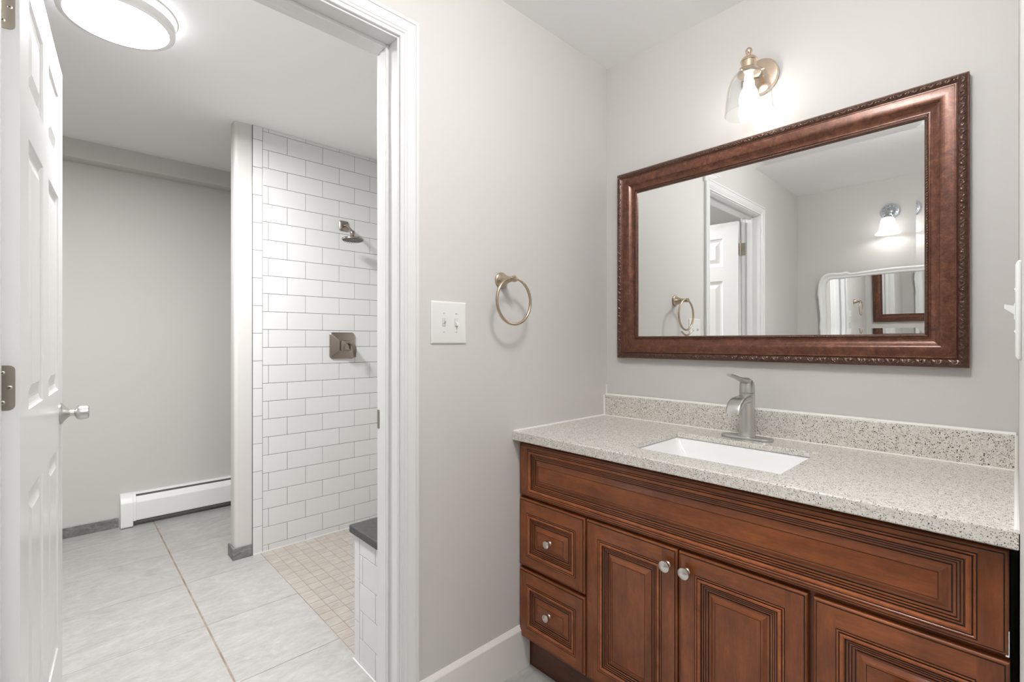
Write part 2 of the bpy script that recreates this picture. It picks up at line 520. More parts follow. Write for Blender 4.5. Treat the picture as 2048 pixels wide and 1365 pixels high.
# door opening: jamb with stop, casing both sides
b = MB()
JY0, JY1, JZ = -1.880, -1.0585, 2.118
xa, xb = -0.122, 0.002
b.box(xa, xb, JY1, JY1 + 0.020, 0, JZ + 0.02); b.box(xa, xb, JY0 - 0.020, JY0, 0, JZ + 0.02); b.box(xa, xb, JY0, JY1, JZ, JZ + 0.02)
sa, sb = -0.084, -0.048
b.box(sa, sb, JY1 - 0.011, JY1, 0, JZ); b.box(sa, sb, JY0, JY0 + 0.011, 0, JZ); b.box(sa, sb, JY0 + 0.011, JY1 - 0.011, JZ - 0.011, JZ)
jamb = b.build('trim_2', M['trim'], bevel=0.0015)
struct(jamb, 'white door jamb with stop lining the doorway', 'door frame')
b = MB(); b.box(-0.119, -0.1075, JY1 - 0.0015, JY1 + 0.001, 0.940, 0.998)
sp = b.build('strike_plate', M['steel'], jamb); sp['label'] = 'dark worn steel strike plate'
def casing(name, xface, sgn, label):
    prof = [(0, 0), (0, .009), (.0015, .0105), (.008, .0105), (.0095, .0085), (.0125, .0085), (.0145, .0115), (.019, .0125), (.020, .0112), (.0215, .0112), (.023, .0130), (.036, .0148), (.046, .0165), (.0475, .0150), (.049, .0150), (.0505, .0180), (.059, .0180), (.0605, .0168), (.062, .0140), (.062, 0)]
    r = 0.006
    b = MB(); rings = []
    for (yy, zz_, dy, dz) in ((JY0 - r, 0, -1, 0), (JY0 - r, JZ + r, -1, 1), (JY1 + r, JZ + r, 1, 1), (JY1 + r, 0, 1, 0)):
        rings.append([(xface + sgn * d, yy + dy * k, zz_ + dz * k) for k, d in prof])
    b.loft(rings, False, 0, False)
    return struct(b.build(name, M['trim']), label, 'door casing')
casing('trim_3', 0.0, 1, 'white moulded door casing beside the switch plate')
casing('trim_4', -0.12, -1, 'white moulded door casing on the shower side')

# baseboards
def baseboard(name, y0, y1, label):
    b = MB(); prof = [(0, 0), (.015, 0), (.015, .146), (.0135, .149), (.002, .160), (0, .160)]
    b.loft([[(p, y0, z) for p, z in prof], [(p, y1, z) for p, z in prof]], True, 0, False, True, True)
    return struct(b.build(name, M['base']), label, 'baseboard')
baseboard('baseboard_left', JY1 + 0.069, -0.508, 'tall white baseboard between door casing and vanity')
baseboard('baseboard_corner', YF + 0.001, JY0 - 0.069, 'tall white baseboard left of the doorway')
b = MB()
b.box(-2.749, -2.741, -3.29, -1.518, 0.0, 0.063)
struct(b.build('baseboard_far', M['stonebase'], bevel=0.002), 'dark grey stone base strip left of the heater', 'baseboard')
b = MB()
b.box(-1.806, -1.696, -1.101, -1.0915, 0.0, 0.066); b.box(-1.7045, -1.696, -1.0915, -1.003, 0.0, 0.066)
struct(b.build('baseboard_shower', M['stonebase'], bevel=0.002), 'grey stone base tile smeared with mortar at the partition foot', 'baseboard')

# ------------------------------------------------------------------ open six panel door
door = thing('door_1', 'white six panel door standing open into the shower room', 'door', (-0.1378, -1.8813, 0.012), kind='structure')
door.rotation_euler = (0, 0, math.radians(175.4))
DL, DT, DH = 0.785, 0.035, 2.088
def door_face(b, y, sg):
    xs_ = [0, .108, .335, .443, .672, DL]; zs_ = [0, .235, .868, 1.050, 1.655, 1.766, 1.975, DH]
    pc, pr = (1, 3), (1, 3, 5)
    for i in range(5):
        for j in range(7):
            a0, a1, c0, c1 = xs_[i], xs_[i + 1], zs_[j], zs_[j + 1]
            if i in pc and j in pr:
                loops = []
                for ins, d in ((0, 0), (.004, .0035), (.009, .0050), (.020, .0070), (.027, .0070), (.050, .0020), (.053, .0012)):
                    loops.append([(a0 + ins, y + sg * d, c0 + ins), (a1 - ins, y + sg * d, c0 + ins), (a1 - ins, y + sg * d, c1 - ins), (a0 + ins, y + sg * d, c1 - ins)])
                b.loft(loops, True, 0, False, False, True)
            else:
                b.add([(a0, y, c0), (a1, y, c0), (a1, y, c1), (a0, y, c1)], [(0, 1, 2, 3)])
b = MB()
door_face(b, -DT, 1); door_face(b, 0.0, -1)
b.add([(0, -DT, 0), (0, 0, 0), (DL, 0, 0), (DL, -DT, 0), (0, -DT, DH), (0, 0, DH), (DL, 0, DH), (DL, -DT, DH)], [(0, 1, 2, 3), (4, 7, 6, 5), (0, 4, 5, 1), (2, 6, 7, 3)])
b.build('door_panel', M['door'], door, local=True)
for nm, sg, y in (('door_knob', -1, -DT), ('door_knob', 1, 0.0)):
    k = MB(); ax = (0, sg, 0); c = (0.722, y, 0.968)
    k.lathe([(.0, .0), (.034, .0), (.0345, .003), (.032, .006), (.024, .010), (.015, .018), (.0105, .024), (.0105, .034), (.012, .036), (.019, .039), (.0225, .043), (.0235, .050), (.0222, .062), (.021, .068), (.018, .0705), (0, .071)], c, ax, 40, 0)
    kn = k.build(nm, M['nickel'], door, local=True); kn['label'] = 'brushed nickel barrel knob'
for zc in (1.120, 1.893):
    b = MB(); z = zc - 0.012
    pts = [(0.0, z - .0455), (-0.0, z + .0455)]
    outline = [(-.0275, z - .0355)]
    loop = [(0.0, z - .0455)]
    for kk in range(7):
        a = math.radians(270 - 90 * kk / 6 ); loop.append((-.0185 + .010 * math.cos(a) , z - .0355 + .010 * math.sin(a)))
    for kk in range(7):
        a = math.radians(180 - 90 * kk / 6); loop.append((-.0185 + .010 * math.cos(a), z + .0355 + .010 * math.sin(a)))
    loop.append((0.0, z + .0455))
    b.loft([[(0.0005, p, q_) for p, q_ in loop], [(-.0012, p, q_) for p, q_ in loop]], True, 0, False, True, True)
    b.tube([(-.002, .004, z - .0465), (-.002, .004, z + .0465)], .0055, 14)
    hg = b.build('hinge', M['steel'], door, local=True)
    for (yy, dz) in ((-.0205, -.0), (-.010, .030), (-.010, -.030)):
        s_ = MB(); s_.lathe([(.0045, -.0010), (.0043, .0006), (.0032, .0011), (0, .0012)], (-.0012, yy, z + dz), (-1, 0, 0), 18)
        for a in (0.7, 0.7 + PI / 2):
            dy, dz_ = math.cos(a), math.sin(a)
            q4 = [(yy + dy * l - dz_ * t_, z + dz + dz_ * l + dy * t_) for l, t_ in ((-.0026, -.0005), (.0026, -.0005), (.0026, .0005), (-.0026, .0005))]
            s_.add([(-.00255, p, q_) for p, q_ in q4], [(0, 1, 2, 3)], 1)
        s_.build('hinge_screw', [M['screw'], M['dark']], hg, local=True)
    # leaf on the jamb
    jl = MB(); jl.box(-.127, -.098, JY0 - .001, JY0 + .0016, zc - .0455, zc + .0455)
    jo = jl.build('hinge_leaf', M['steel'], jamb, bevel=0.0008); jo['label'] = 'steel hinge leaf on the jamb'

# ------------------------------------------------------------------ shower room things
t = thing('ceiling_light', 'round white flush ceiling light glowing above the shower room', 'ceiling light', (-0.995, -1.634, H))
lc = (-0.995, -1.634, 0)
b = MB(); b.lathe([(.150, 2.383), (.152, 2.380), (.166, 2.380), (.1705, 2.383), (.172, 2.388), (.172, 2.410), (.168, 2.412), (.150, 2.413)], lc, n=72, cap0=False, cap1=True); b.build('trim_ring', M['enamel'], t)
b = MB(); b.lathe([(0, 2.3825), (.1505, 2.3825)], lc, n=72, cap0=False, cap1=False); b.build('diffuser', M['diffuser'], t)
b = MB(); b.lathe([(.165, 2.4125), (.1655, 2.424)], lc, n=72, cap0=False, cap1=False); b.build('glow_rim', M['glowstrip'], t)
b = MB(); b.lathe([(.160, 2.412), (.164, 2.413), (.164, 2.424), (.158, 2.4245), (.158, 2.428), (.170, 2.429), (.178, 2.434), (.178, 2.4395)], lc, n=72); b.build('mounting_plate', M['enamel'], t)

# hall fill lamp, added unseen behind the viewer to brighten the rooms
t = thing('hall_fill_light', 'wide flat fill lamp added in the unseen hall behind the viewer', 'ceiling light', (2.1, -1.75, H))
b = MB(); b.box(1.48, 2.72, -2.22, -1.28, 2.385, 2.4395); b.build('fill_lamp_housing', M['enamel'], t, bevel=.004)
b = MB(); b.add([(1.5, -2.2, 2.384), (2.7, -2.2, 2.384), (2.7, -1.3, 2.384), (1.5, -1.3, 2.384)], [(0, 3, 2, 1)]); b.build('diffuser', M['hallfill'], t)

# added globe lamp, unseen overhead, for fill; placed by the towel ring's faint shadow
t = thing('ceiling_light', 'opal globe added as fill light for the vanity room, unseen above the viewer', 'ceiling light', (0.95, -1.15, H))
lc = (0.95, -1.15, 0)
b = MB(); b.lathe([(.0, 2.400), (.045, 2.402), (.050, 2.408), (.070, 2.425), (.075, 2.4395)], lc, n=48); b.build('ceiling_canopy', M['enamel'], t)
b = MB(); b.lathe([(.040 if k == 0 else .14 * math.sin(PI * k / 20) if k < 20 else 0, 2.338 + .064 * math.cos(PI * k / 20)) for k in range(0, 21)], lc, n=56, cap0=False, cap1=False); b.build('fill_globe', M['roomfill'], t)

# shower head
t = thing('shower_fixture', 'bronze-nickel shower head on its bent arm over white tile', 'shower head', (-1.696, -0.472, 1.953))
def pyramid(b, xw, yc, zc, w0, h0, steps, r=0.012, n=5):
    rings = []
    for (ins, d, rr) in steps:
        rings.append([(xw + d, p, q_) for p, q_ in rrect(yc, zc, w0 - 2 * ins, h0 - 2 * ins, rr, n)])
    b.loft(rings, True, 0, True, True, True)
b = MB(); pyramid(b, -1.6962, -0.471, 1.953, .060, .064, [(0, 0, .010), (0, .006, .010), (.003, .009, .009), (.012, .013, .006), (.017, .014, .004)]); b.build('escutcheon', M['showermetal'], t)
b = MB()
arm = []
for k in range(14):
    u = k / 13
    x = -1.690 + 0.135 * u
    z = 1.953 - 0.012 * u - 0.058 * max(0, (u - 0.25) / 0.75) ** 1.3
    arm.append((x, -0.472, z))
b.tube(arm, .0085, 16, up=(0, 1, 0)); b.build('shower_arm', M['showermetal'], t)
b = MB(); ax = Vector((0.16, 0, -1)).normalized(); hc = Vector((-1.552, -0.480, 1.888))
b.lathe([(.010, -.012), (.0145, -.006), (.0155, .004), (.013, .012), (.011, .020), (.016, .026), (.030, .031), (.060, .038), (.0655, .043), (.066, .049), (.064, .052), (0, .053)], hc, ax, 44); b.build('spray_head', M['showermetal'], t)
b = MB()
u_ = ax.cross(Vector((0, 1, 0))).normalized(); w_ = ax.cross(u_)
for rr, nn in ((.014, 6), (.028, 12), (.042, 18), (.054, 24)):
    for j in range(nn):
        a = 2 * PI * j / nn
        p = hc + ax * .0525 + u_ * (rr * math.cos(a)) + w_ * (rr * math.sin(a))
        b.lathe([(.0024, 0), (.0018, .0026), (0, .0028)], p, ax, 8)
b.lathe([(0, .0536), (.0605, .0536), (.0605, .0520)], hc, ax, 40)
nz = b.build('nozzle_field', mat('dark_spray_face', (0.085, 0.08, 0.072), 0.45), t); nz['kind'] = 'stuff'

# shower valve
t = thing('shower_valve', 'square bronze-nickel shower valve with lever on white tile', 'shower valve', (-1.696, -0.480, 1.188))
b = MB()
rings = []
for ins, d, rr, bow in ((0, 0, .018, .004), (0, .005, .018, .004), (.004, .010, .016, .004), (.048, .030, .004, 0), (.050, .031, .004, 0)):
    r_ = []
    for p, q_ in rrect(0, 0, .162 - 2 * ins, .166 - 2 * ins, rr, 6):
        p2 = p * (1 + bow * 6 * (1 - min(1, (q_ / .083) ** 2)) * (1 if abs(p) > .07 else 0)); q2 = q_ * (1 + bow * 6 * (1 - min(1, (p / .083) ** 2)) * (1 if abs(q_) > .07 else 0))
        r_.append((-1.6962 + d, -0.481 + p2, 1.186 + q2))
    rings.append(r_)
b.loft(rings, True, 0, True, True, True)
b.build('valve_plate', M['showermetal'], t, angle=20)
b = MB()
rings = []
for s_, d, in ((.066, .030), (.064, .046), (.056, .056), (.050, .058)):
    rings.append([(-1.6962 + d, p, q_) for p, q_ in rrect(-0.474, 1.186, s_, s_, .006, 3)])
b.loft(rings, True, 0, True, True, True); b.build('valve_hub', M['showermetal'], t)
b = MB()
rings = []
for y, z, x, wd, th in ((-.474, 1.205, .050, .040, .010), (-.462, 1.203, .068, .036, .010), (-.446, 1.196, .078, .030, .009), (-.434, 1.180, .080, .026, .008), (-.430, 1.160, .077, .024, .008), (-.428, 1.135, .072, .022, .007), (-.427, 1.112, .068, .020, .006)):
    rings.append([(-1.6962 + x - th, y - wd / 2, z), (-1.6962 + x, y - wd / 2 + .002, z), (-1.6962 + x + .003, y + wd / 2 - .003, z), (-1.6962 + x - th, y + wd / 2, z)])
b.loft(rings, True, 0, False, True, True); b.build('valve_lever', M['showermetal'], t, bevel=.0015)

# heater
t = thing('baseboard_heater', 'long low white baseboard heater on the far wall', 'heater', (-2.749, -0.75, 0))
hy0, hy1 = -1.432, -0.05
def sweep(b, prof, y0, y1, mi=0):
    b.loft([[(-2.749 + p, y0, z) for p, z in prof], [(-2.749 + p, y1, z) for p, z in prof]], True, mi, False, True, True)
b = MB(); sweep(b, [(0, .012), (.004, .012), (.004, .203), (.022, .205), (.030, .202), (.0315, .205), (.022, .211), (0, .213)], hy0, hy1); b.build('back_panel', M['enamel'], t)
b = MB(); sweep(b, [(.034, .190), (.040, .192), (.0675, .160), (.069, .155), (.069, .046), (.066, .040), (.055, .040), (.055, .043), (.065, .044), (.065, .154), (.038, .187), (.034, .186)], hy0, hy1); b.build('front_cover', M['enamel'], t)
b = MB(); b.box(-2.744, -2.700, hy0, hy1, .030, .165); b.tube([(-2.722, hy0, .09), (-2.722, hy1, .09)], .011, 12); b.build('heating_element', M['blacksteel'], t)
b = MB(); prof = [(0, .003), (.064, .003), (.072, .010), (.072, .158), (.070, .166), (.036, .208), (.030, .212), (0, .216)]
b.loft([[(-2.749 + p, -1.512, z) for p, z in prof], [(-2.749 + p, -1.448, z) for p, z in prof]], True, 0, False, True, True)
prof2 = [(0, .040), (.0725, .040), (.0725, .158), (.0705, .166), (.0365, .208), (.030, .2125), (0, .2165)]
b.loft([[(-2.749 + p, -1.4481, z) for p, z in prof2], [(-2.749 + p, -1.431, z) for p, z in prof2]], True, 0, False, True, True)
b.build('end_cap', M['enamel'], t, bevel=.002)

# shower bench
t = thing('shower_bench', 'white tiled shower bench under a charcoal stone top', 'bench', (-0.29, -0.5, 0))
b = MB(); b.box(-0.462, -0.121, -0.9695, -0.002, 0, 0.482, 1)
zz = [0.482] + [0.4149 - 0.1043 * k for k in range(4)] + [0.0]
for i in range(len(zz) - 1):
    js = [-0.2984 + .2088 * k for k in range(2)] if i % 2 == 0 else [-0.397 + .2088 * k for k in range(2)]
    xs_ = [-0.4224] + [j for j in js if j < -0.13] + [-0.121]
    for j in range(len(xs_) - 1):
        tile(b, 'y', -0.9695, xs_[j], xs_[j + 1], zz[i + 1], zz[i])
tz = [0.482, 0.4799, 0.3186, 0.1557, 0.0]
for i in range(len(tz) - 1):
    tile(b, 'y', -0.9695, -0.4655, -0.4224, tz[i + 1], tz[i])
# left flank, tiled as well
for i in range(len(zz) - 1):
    for k in range(5):
        a0 = -0.9695 + .2 * k; a1 = min(a0 + .2, -0.002)
        g = 0.0009
        b.add([(-0.4665, a0 + g, zz[i + 1] + g), (-0.4665, a1 - g, zz[i + 1] + g), (-0.4665, a1 - g, zz[i] - g), (-0.4665, a0 + g, zz[i] - g), (-0.462, a0 + g, zz[i + 1] + g), (-0.462, a1 - g, zz[i + 1] + g), (-0.462, a1 - g, zz[i] - g), (-0.462, a0 + g, zz[i] - g)],
              [(0, 3, 2, 1), (0, 1, 5, 4), (1, 2, 6, 5), (2, 3, 7, 6), (3, 0, 4, 7)])
b.build('tiled_base', [M['subway'], M['grout']], t)
b = MB(); b.box(-0.487, -0.121, -0.986, -0.002, 0.482, 0.512); o = b.build('bench_top', M['slate'], t, bevel=.005, seg=3); o['label'] = 'charcoal stone bench top'
b = MB(); b.box(-0.468, -0.121, -0.981, -0.975, 0, 0.007); b.build('caulk_line', M['mortar'], t)

# ------------------------------------------------------------------ left wall fittings
t = thing('towel_ring', 'brushed bronze towel ring on the wall beside the vanity', 'towel ring', (0.0, -0.641, 1.432))
b = MB(); b.lathe([(0, 0), (.0275, 0), (.0285, .003), (.028, .006), (.024, .009), (.018, .022), (.0125, .036), (.0098, .048), (.009, .058), (.0098, .062), (.0115, .0645), (.0115, .0745), (.010, .077), (0, .0785)], (0.0005, -0.641, 1.432), (1, 0, 0), 40); b.build('post', M['bronze'], t)
b = MB(); rc = Vector((.066, -.638, 1.354)); R_ = .0805
b.tube([rc + Vector((.006 * math.sin(a) * 0, R_ * math.sin(a), R_ * math.cos(a))) for a in [2 * PI * k / 72 for k in range(72)]], .0050, 14, closed=True, up=(1, 0, 0)); b.build('ring', M['bronze'], t)

def switch_plate(name, label, loc, normal, w_, h_, toggles, group=None):
    t = thing(name, label, 'switch plate', loc)
    n = Vector(normal); u = Vector((0, 0, 1)).cross(n)
    L_ = Vector(loc)
    def P(a, c, d): return L_ + u * a + Vector((0, 0, c)) + n * d
    b = MB(); rings = []
    for ins, d in ((0, 0.0003), (0, .0025), (.0015, .0042), (.005, .0055), (.006, .0057)):
        rings.append([P(p, q_, d) for p, q_ in rrect(0, 0, w_ - 2 * ins, h_ - 2 * ins, .003, 3)])
    b.loft(rings, True, 0, True, True, True); b.build('plate', M['plastic'], t)
    for a, up in toggles:
        b = MB(); b.loft([[P(a + p, q_, .0058) for p, q_ in ((-.0052, -.012), (.0052, -.012), (.0052, .012), (-.0052, .012))], [P(a + p, q_, .0070) for p, q_ in ((-.0044, -.011), (.0044, -.011), (.0044, .011), (-.0044, .011))]], True, 0, False, False, True)
        s_ = 1 if up else -1
        b.loft([[P(a + p, q_ + s_ * .001, .0055) for p, q_ in ((-.0036, -.006), (.0036, -.006), (.0036, .006), (-.0036, .006))],
                [P(a + p, q_ + s_ * .007, .0155) for p, q_ in ((-.0030, -.0036), (.0030, -.0036), (.0030, .0036), (-.0030, .0036))],
                [P(a + p, q_ + s_ * .0075, .0165) for p, q_ in ((-.0022, -.0026), (.0022, -.0026), (.0022, .0026), (-.0022, .0026))]], True, 0, False, False, True)
        b.add([P(a + p, q_, .00585) for p, q_ in ((-.0060, -.0130), (.0060, -.0130), (.0060, .0130), (-.0060, .0130))], [(0, 1, 2, 3)], 1)
        b.build('toggle', [M['plastic'], mat('switch_slot_shadow', (0.25, 0.25, 0.24), 0.6)], t)
        for dz in (-.030, .030):
            s2 = MB(); s2.lathe([(.0034, .0050), (.0032, .0064), (.0022, .0068), (0, .0069)], P(a, dz, 0), n, 14)
            s2.box(*sorted((P(a - .0026, 0, .0066).x, P(a + .0026, 0, .0072).x)), *sorted((P(a - .0026, 0, .007).y, P(a + .0026, 0, .007).y)), (L_.z + dz) - .0005, (L_.z + dz) + .0005, 1)
            s2.build('plate_screw', [M['plastic'], M['grout']], t)
    return t
switch_plate('switch_plate', 'white double toggle switch plate between casing and towel ring', (0, -0.8701, 1.2745), (1, 0, 0), .140, .137, [(-.0225, True), (.0265, False)])
switch_plate('switch_plate', 'white switch plate seen edge-on at the photo\'s far right', (WR, -0.80, 1.257), (-1, 0, 0), .075, .137, [(0, True)])

# ------------------------------------------------------------------ sconces
t = thing('wall_sconce', 'metal wall sconce with a clear glass shade above the bronze mirror', 'wall sconce', (0.652, 0, 2.137))
SX, SY = 0.650, -0.102
b = MB(); b.lathe([(0, 0.0005), (.060, .0005), (.0615, .003), (.0615, .014), (.059, .018), (.052, .0195), (.0, .0205)], (0.652, 0, 2.137), (0, -1, 0), 56); b.build('backplate', M['champagne'], t)
b = MB(); b.tube([(0.652, -.018, 2.150), (0.651, -.05, 2.152), (SX, SY, 2.152)], [.011, .0095, .0095], 18); b.lathe([(.020, 0), (.017, .006), (.012, .012)], (0.652, -.019, 2.150), (0, -1, 0), 28); b.build('arm', M['champagne'], t)
b = MB(); b.lathe([(.0, 2.174), (.010, 2.174), (.020, 2.170), (.0255, 2.163), (.0265, 2.160), (.0265, 2.157), (.0235, 2.156), (.0235, 2.134), (.0265, 2.132), (.031, 2.128), (.0345, 2.121), (.036, 2.116), (.0345, 2.112), (.020, 2.108), (0, 2.107)], (SX, SY, 0), n=48); b.build('socket_cup', M['champagne'], t)
b = MB(); b.lathe([(.006, 2.172), (.006, 2.180), (.0085, 2.183), (.0105, 2.188), (.0112, 2.194), (.009, 2.200), (.005, 2.2035), (0, 2.2045)], (SX, SY, 0), n=28); b.build('finial', M['champagne'], t)
for a in (2.4, 4.5, 0.3):
    b = MB(); b.lathe([(.0025, .033), (.0025, .040), (.0045, .041), (.0045, .045), (0, .0455)], (SX, SY, 2.120), (math.cos(a), math.sin(a), 0), 12); b.build('thumb_screw', M['champagne'], t)
out_ = [(.031, 2.122), (.040, 2.119), (.049, 2.110), (.0575, 2.096), (.0645, 2.075), (.0690, 2.050), (.0725, 2.022), (.0750, 1.990), (.0755, 1.984)]
inn_ = [(.0732, 1.984), (.0727, 1.990), (.0702, 2.022), (.0667, 2.050), (.0622, 2.075), (.0552, 2.0945), (.047, 2.107), (.039, 2.1155), (.031, 2.118)]
b = MB(); b.lathe(out_ + inn_ + out_[:1], (SX, SY, 0), n=64, cap0=False, cap1=False); o = b.build('glass_shade', M['glass'], t); o['label'] = 'clear glass dome shade'
b = MB(); b.lathe([(.013, 2.108), (.0135, 2.085), (.018, 2.070), (.0265, 2.052), (.030, 2.035), (.0295, 2.020), (.024, 2.004), (.013, 1.995), (0, 1.992)], (SX, SY, 0), n=32); b.build('light_bulb', M['bulb'], t)

OX, OY, OZ = 0.620, YF, 2.190
t = thing('wall_sconce', 'chrome sconce with a frosted bell shade, reflected inside the bronze mirror', 'wall sconce', (OX, OY, OZ))
b = MB(); b.lathe([(0, 0.0005), (.060, .0005), (.061, .004), (.058, .008), (.054, .008), (.052, .012), (.047, .0125), (.044, .009), (.036, .010), (.028, .016), (.018, .022), (0, .026)], (OX, OY, OZ), (0, 1, 0), 56); pl = b.build('backplate', M['chrome'], t)
b = MB()
for k in range(12):
    a = 2 * PI * k / 12
    b.lathe([(.0, -.002), (.006, .0), (.004, .006), (0, .008)], (OX + .040 * math.cos(a), OY + .009, OZ + .040 * math.sin(a)), (0, 1, 0), 10)
b.build('rosette_beading', M['chrome'], t)
b = MB(); b.tube([(OX, OY + .02, OZ), (OX, OY + .06, OZ + .004), (OX, OY + .09, OZ - .012), (OX, OY + .1, OZ - .045)], .0085, 16, up=(1, 0, 0)); b.lathe([(.012, .0), (.024, -.008), (.028, -.026), (.026, -.030)], (OX, OY + .1, OZ - .040), n=28); b.build('arm', M['chrome'], t)
b = MB(); bell = [(.027, 2.128), (.036, 2.122), (.042, 2.105), (.046, 2.075), (.051, 2.048), (.060, 2.026), (.073, 2.012), (.075, 2.008)]
b.lathe(bell + [(r - .003, z + .0005) for r, z in reversed(bell)], (OX, OY + .1, 0), n=48, cap0=False, cap1=False); b.build('bell_shade', M['shade'], t)
ld = bpy.data.lights.new('bell_lamp', 'POINT'); ld.energy = SHADE_BULB_W; ld.shadow_soft_size = 0.02; ld.color = (1, .97, .93)
lo = bpy.data.objects.new('bell_lamp', ld); C.objects.link(lo); lo.parent = t; lo.location = (0, .1, 2.035 - OZ)

# ------------------------------------------------------------------ bronze framed mirror
MX0, MX1, MZ0, MZ1 = 0.0735, 1.1825, 1.1425, 1.9365
t = thing('framed_mirror', 'large mirror in a carved dark bronze frame above the vanity', 'mirror', (0.628, 0, 1.54))
def rect_loop(ins, d):
    return [(MX0 + ins, -d, MZ0 + ins), (MX1 - ins, -d, MZ0 + ins), (MX1 - ins, -d, MZ1 - ins), (MX0 + ins, -d, MZ1 - ins)]
prof = [(0, .002), (0, .024), (.002, .0265), (.0235, .0275), (.0242, .0295), (.0255, .0305), (.0270, .0305), (.0285, .0292), (.032, .0296), (.036, .0298), (.040, .0300), (.046, .0300), (.052, .0292), (.0565, .0278), (.0585, .0268), (.0595, .0250), (.063, .0225), (.068, .0195), (.074, .0172), (.078, .0165), (.0795, .0178), (.0815, .0178), (.083, .0150), (.091, .0145), (.0925, .0120), (.0925, .006)]
b = MB()
b.loft([rect_loop(i_, d) for i_, d in prof], True, 0, True)
b.build('frame', M['frame'], t, angle=24)
# carved outer band
def band(name, i0, i1, nd, func, step, material, par):
    b = MB()
    corners = [(MX0, MZ0, 1, 0), (MX1, MZ0, 0, 1), (MX1, MZ1, -1, 0), (MX0, MZ1, 0, -1)]
    ins_n = [(0, 1), (-1, 0), (0, -1), (1, 0)]
    lens = [MX1 - MX0, MZ1 - MZ0] * 2
    base = 0.0
    for s in range(4):
        cx_, cz_, dx, dz = corners[s]; nx, nz_ = ins_n[s]; Ln = lens[s]
        N = int(Ln / step); rings = []
        for k in range(N + 1):
            r_ = []
            for j in range(nd + 1):
                v_ = j / nd; ins = i0 + (i1 - i0) * v_
                uu = ins + (Ln - 2 * ins) * k / N
                h = func(uu, v_)
                r_.append((cx_ + dx * uu + nx * ins, -h, cz_ + dz * uu + nz_ * ins))
            rings.append(r_)
        b.loft(rings, False, 0, True)
    return b.build(name, material, par, angle=60)
def carve(u, v_):
    arch = .0268 + .0068 * math.sin(PI * v_) ** 0.7
    P_ = .034
    ph = (u / P_) % 1.0
    y_ = v_ - .5
    # a running scroll: stem wave, curling leaf on alternate sides, fine veins
    stem = .34 * math.sin(2 * PI * ph)
    s1 = math.exp(-((y_ - stem * .75) / .085) ** 2)
    cx1, cy1 = .25, -.12; cx2, cy2 = .75, .12
    d1 = math.hypot((ph - cx1) * 1.7, y_ - cy1); d2 = math.hypot((ph - cx2) * 1.7, y_ - cy2)
    a1 = math.atan2(y_ - cy1, (ph - cx1) * 1.7); a2 = math.atan2(y_ - cy2, (ph - cx2) * 1.7)
    c1 = math.exp(-(d1 / .26) ** 2) * (.55 + .45 * math.cos(3 * a1 + 26 * d1))
    c2 = math.exp(-(d2 / .26) ** 2) * (.55 + .45 * math.cos(3 * a2 + 26 * d2))
    vein = .18 * math.cos(2 * PI * (ph * 6 + v_ * 2.5))
    return arch + (.0030 * max(s1, c1, c2) + .0006 * vein - .0016) * (math.sin(PI * v_) ** .5)
o = band('carved_border', .0025, .0236, 14, carve, .00115, M['framedark'], t); o['label'] = 'dark carved leaf border'
def rope(u, v_):
    ph = u / .0075 + v_ * 1.1
    return .0138 + .0040 * math.sin(PI * v_) ** .6 * (.62 + .38 * abs(math.sin(PI * ph)) ** .7)
o = band('bead_trim', .0832, .0912, 7, rope, .00095, M['framedark'], t); o['label'] = 'dark rope bead at the glass'
b = MB()
GB = .0195
loops = [rect_loop(.0915, .00722), rect_loop(.0915 + GB, .0068)]
b.loft(loops, True, 0, False, False, True)
b.build('mirror_glass', M['mirror'], t)
b = MB(); b.box(MX0 + .01, MX1 - .01, -.0055, -.001, MZ0 + .01, MZ1 - .01); b.build('backing_board', M['dark'], t)

# white framed mirror on the facing wall
t = thing('framed_mirror', 'white curvy framed mirror, seen only as a reflection inside the bronze mirror', 'mirror', (0.70, YF, 0.955))
white_mirror = t
outer = [(.168, .96), (.166, 1.10), (.166, 1.22), (.167, 1.32), (.173, 1.39), (.171, 1.45), (.165, 1.52), (.163, 1.565), (.157, 1.585), (.1545, 1.60), (.158, 1.615), (.160, 1.64), (.163, 1.67), (.172, 1.705), (.187, 1.735), (.208, 1.753), (.235, 1.762), (.265, 1.763), (.295, 1.7595), (.325, 1.758), (.345, 1.763), (.358, 1.764), (.37, 1.757), (.385, 1.749), (.42, 1.7505), (.48, 1.755), (.56, 1.760), (.64, 1.763), (.70, 1.764)]
inner = [(.216, 1.01), (.216, 1.10), (.216, 1.22), (.217, 1.32), (.221, 1.39), (.220, 1.45), (.217, 1.52), (.2165, 1.56), (.2160, 1.585), (.2162, 1.60), (.2165, 1.615), (.217, 1.635), (.218, 1.655), (.222, 1.675), (.229, 1.692), (.239, 1.703), (.252, 1.709), (.27, 1.7105), (.295, 1.7085), (.325, 1.708), (.342, 1.709), (.352, 1.710), (.365, 1.711), (.39, 1.712), (.42, 1.713), (.48, 1.7155), (.56, 1.718), (.64, 1.7195), (.70, 1.720)]
CXM = 0.70
outer = outer + [(2 * CXM - p, q_) for p, q_ in reversed(outer[:-1])]
inner = inner + [(2 * CXM - p, q_) for p, q_ in reversed(inner[:-1])]
b = MB(); rings = []
pr = [(0, .001), (0, .014), (.04, .021), (.14, .026), (.28, .027), (.42, .023), (.52, .018), (.60, .0165), (.70, .0185), (.82, .0175), (.93, .013), (1.0, .009), (1.0, .004)]
for (ox, oz), (ix, iz) in zip(outer, inner):
    rings.append([(ox + (ix - ox) * k, YF + d, oz + (iz - oz) * k) for k, d in pr])
rings.append(rings[0])
b.loft(rings, False, 0, True); b.build('frame', M['enamel'], t, angle=50)
b = MB(); n_i = len(inner)
b.add([(p, YF + .0065, q_) for p, q_ in inner], [tuple(range(n_i))]); b.build('mirror_glass', M['mirror'], t)
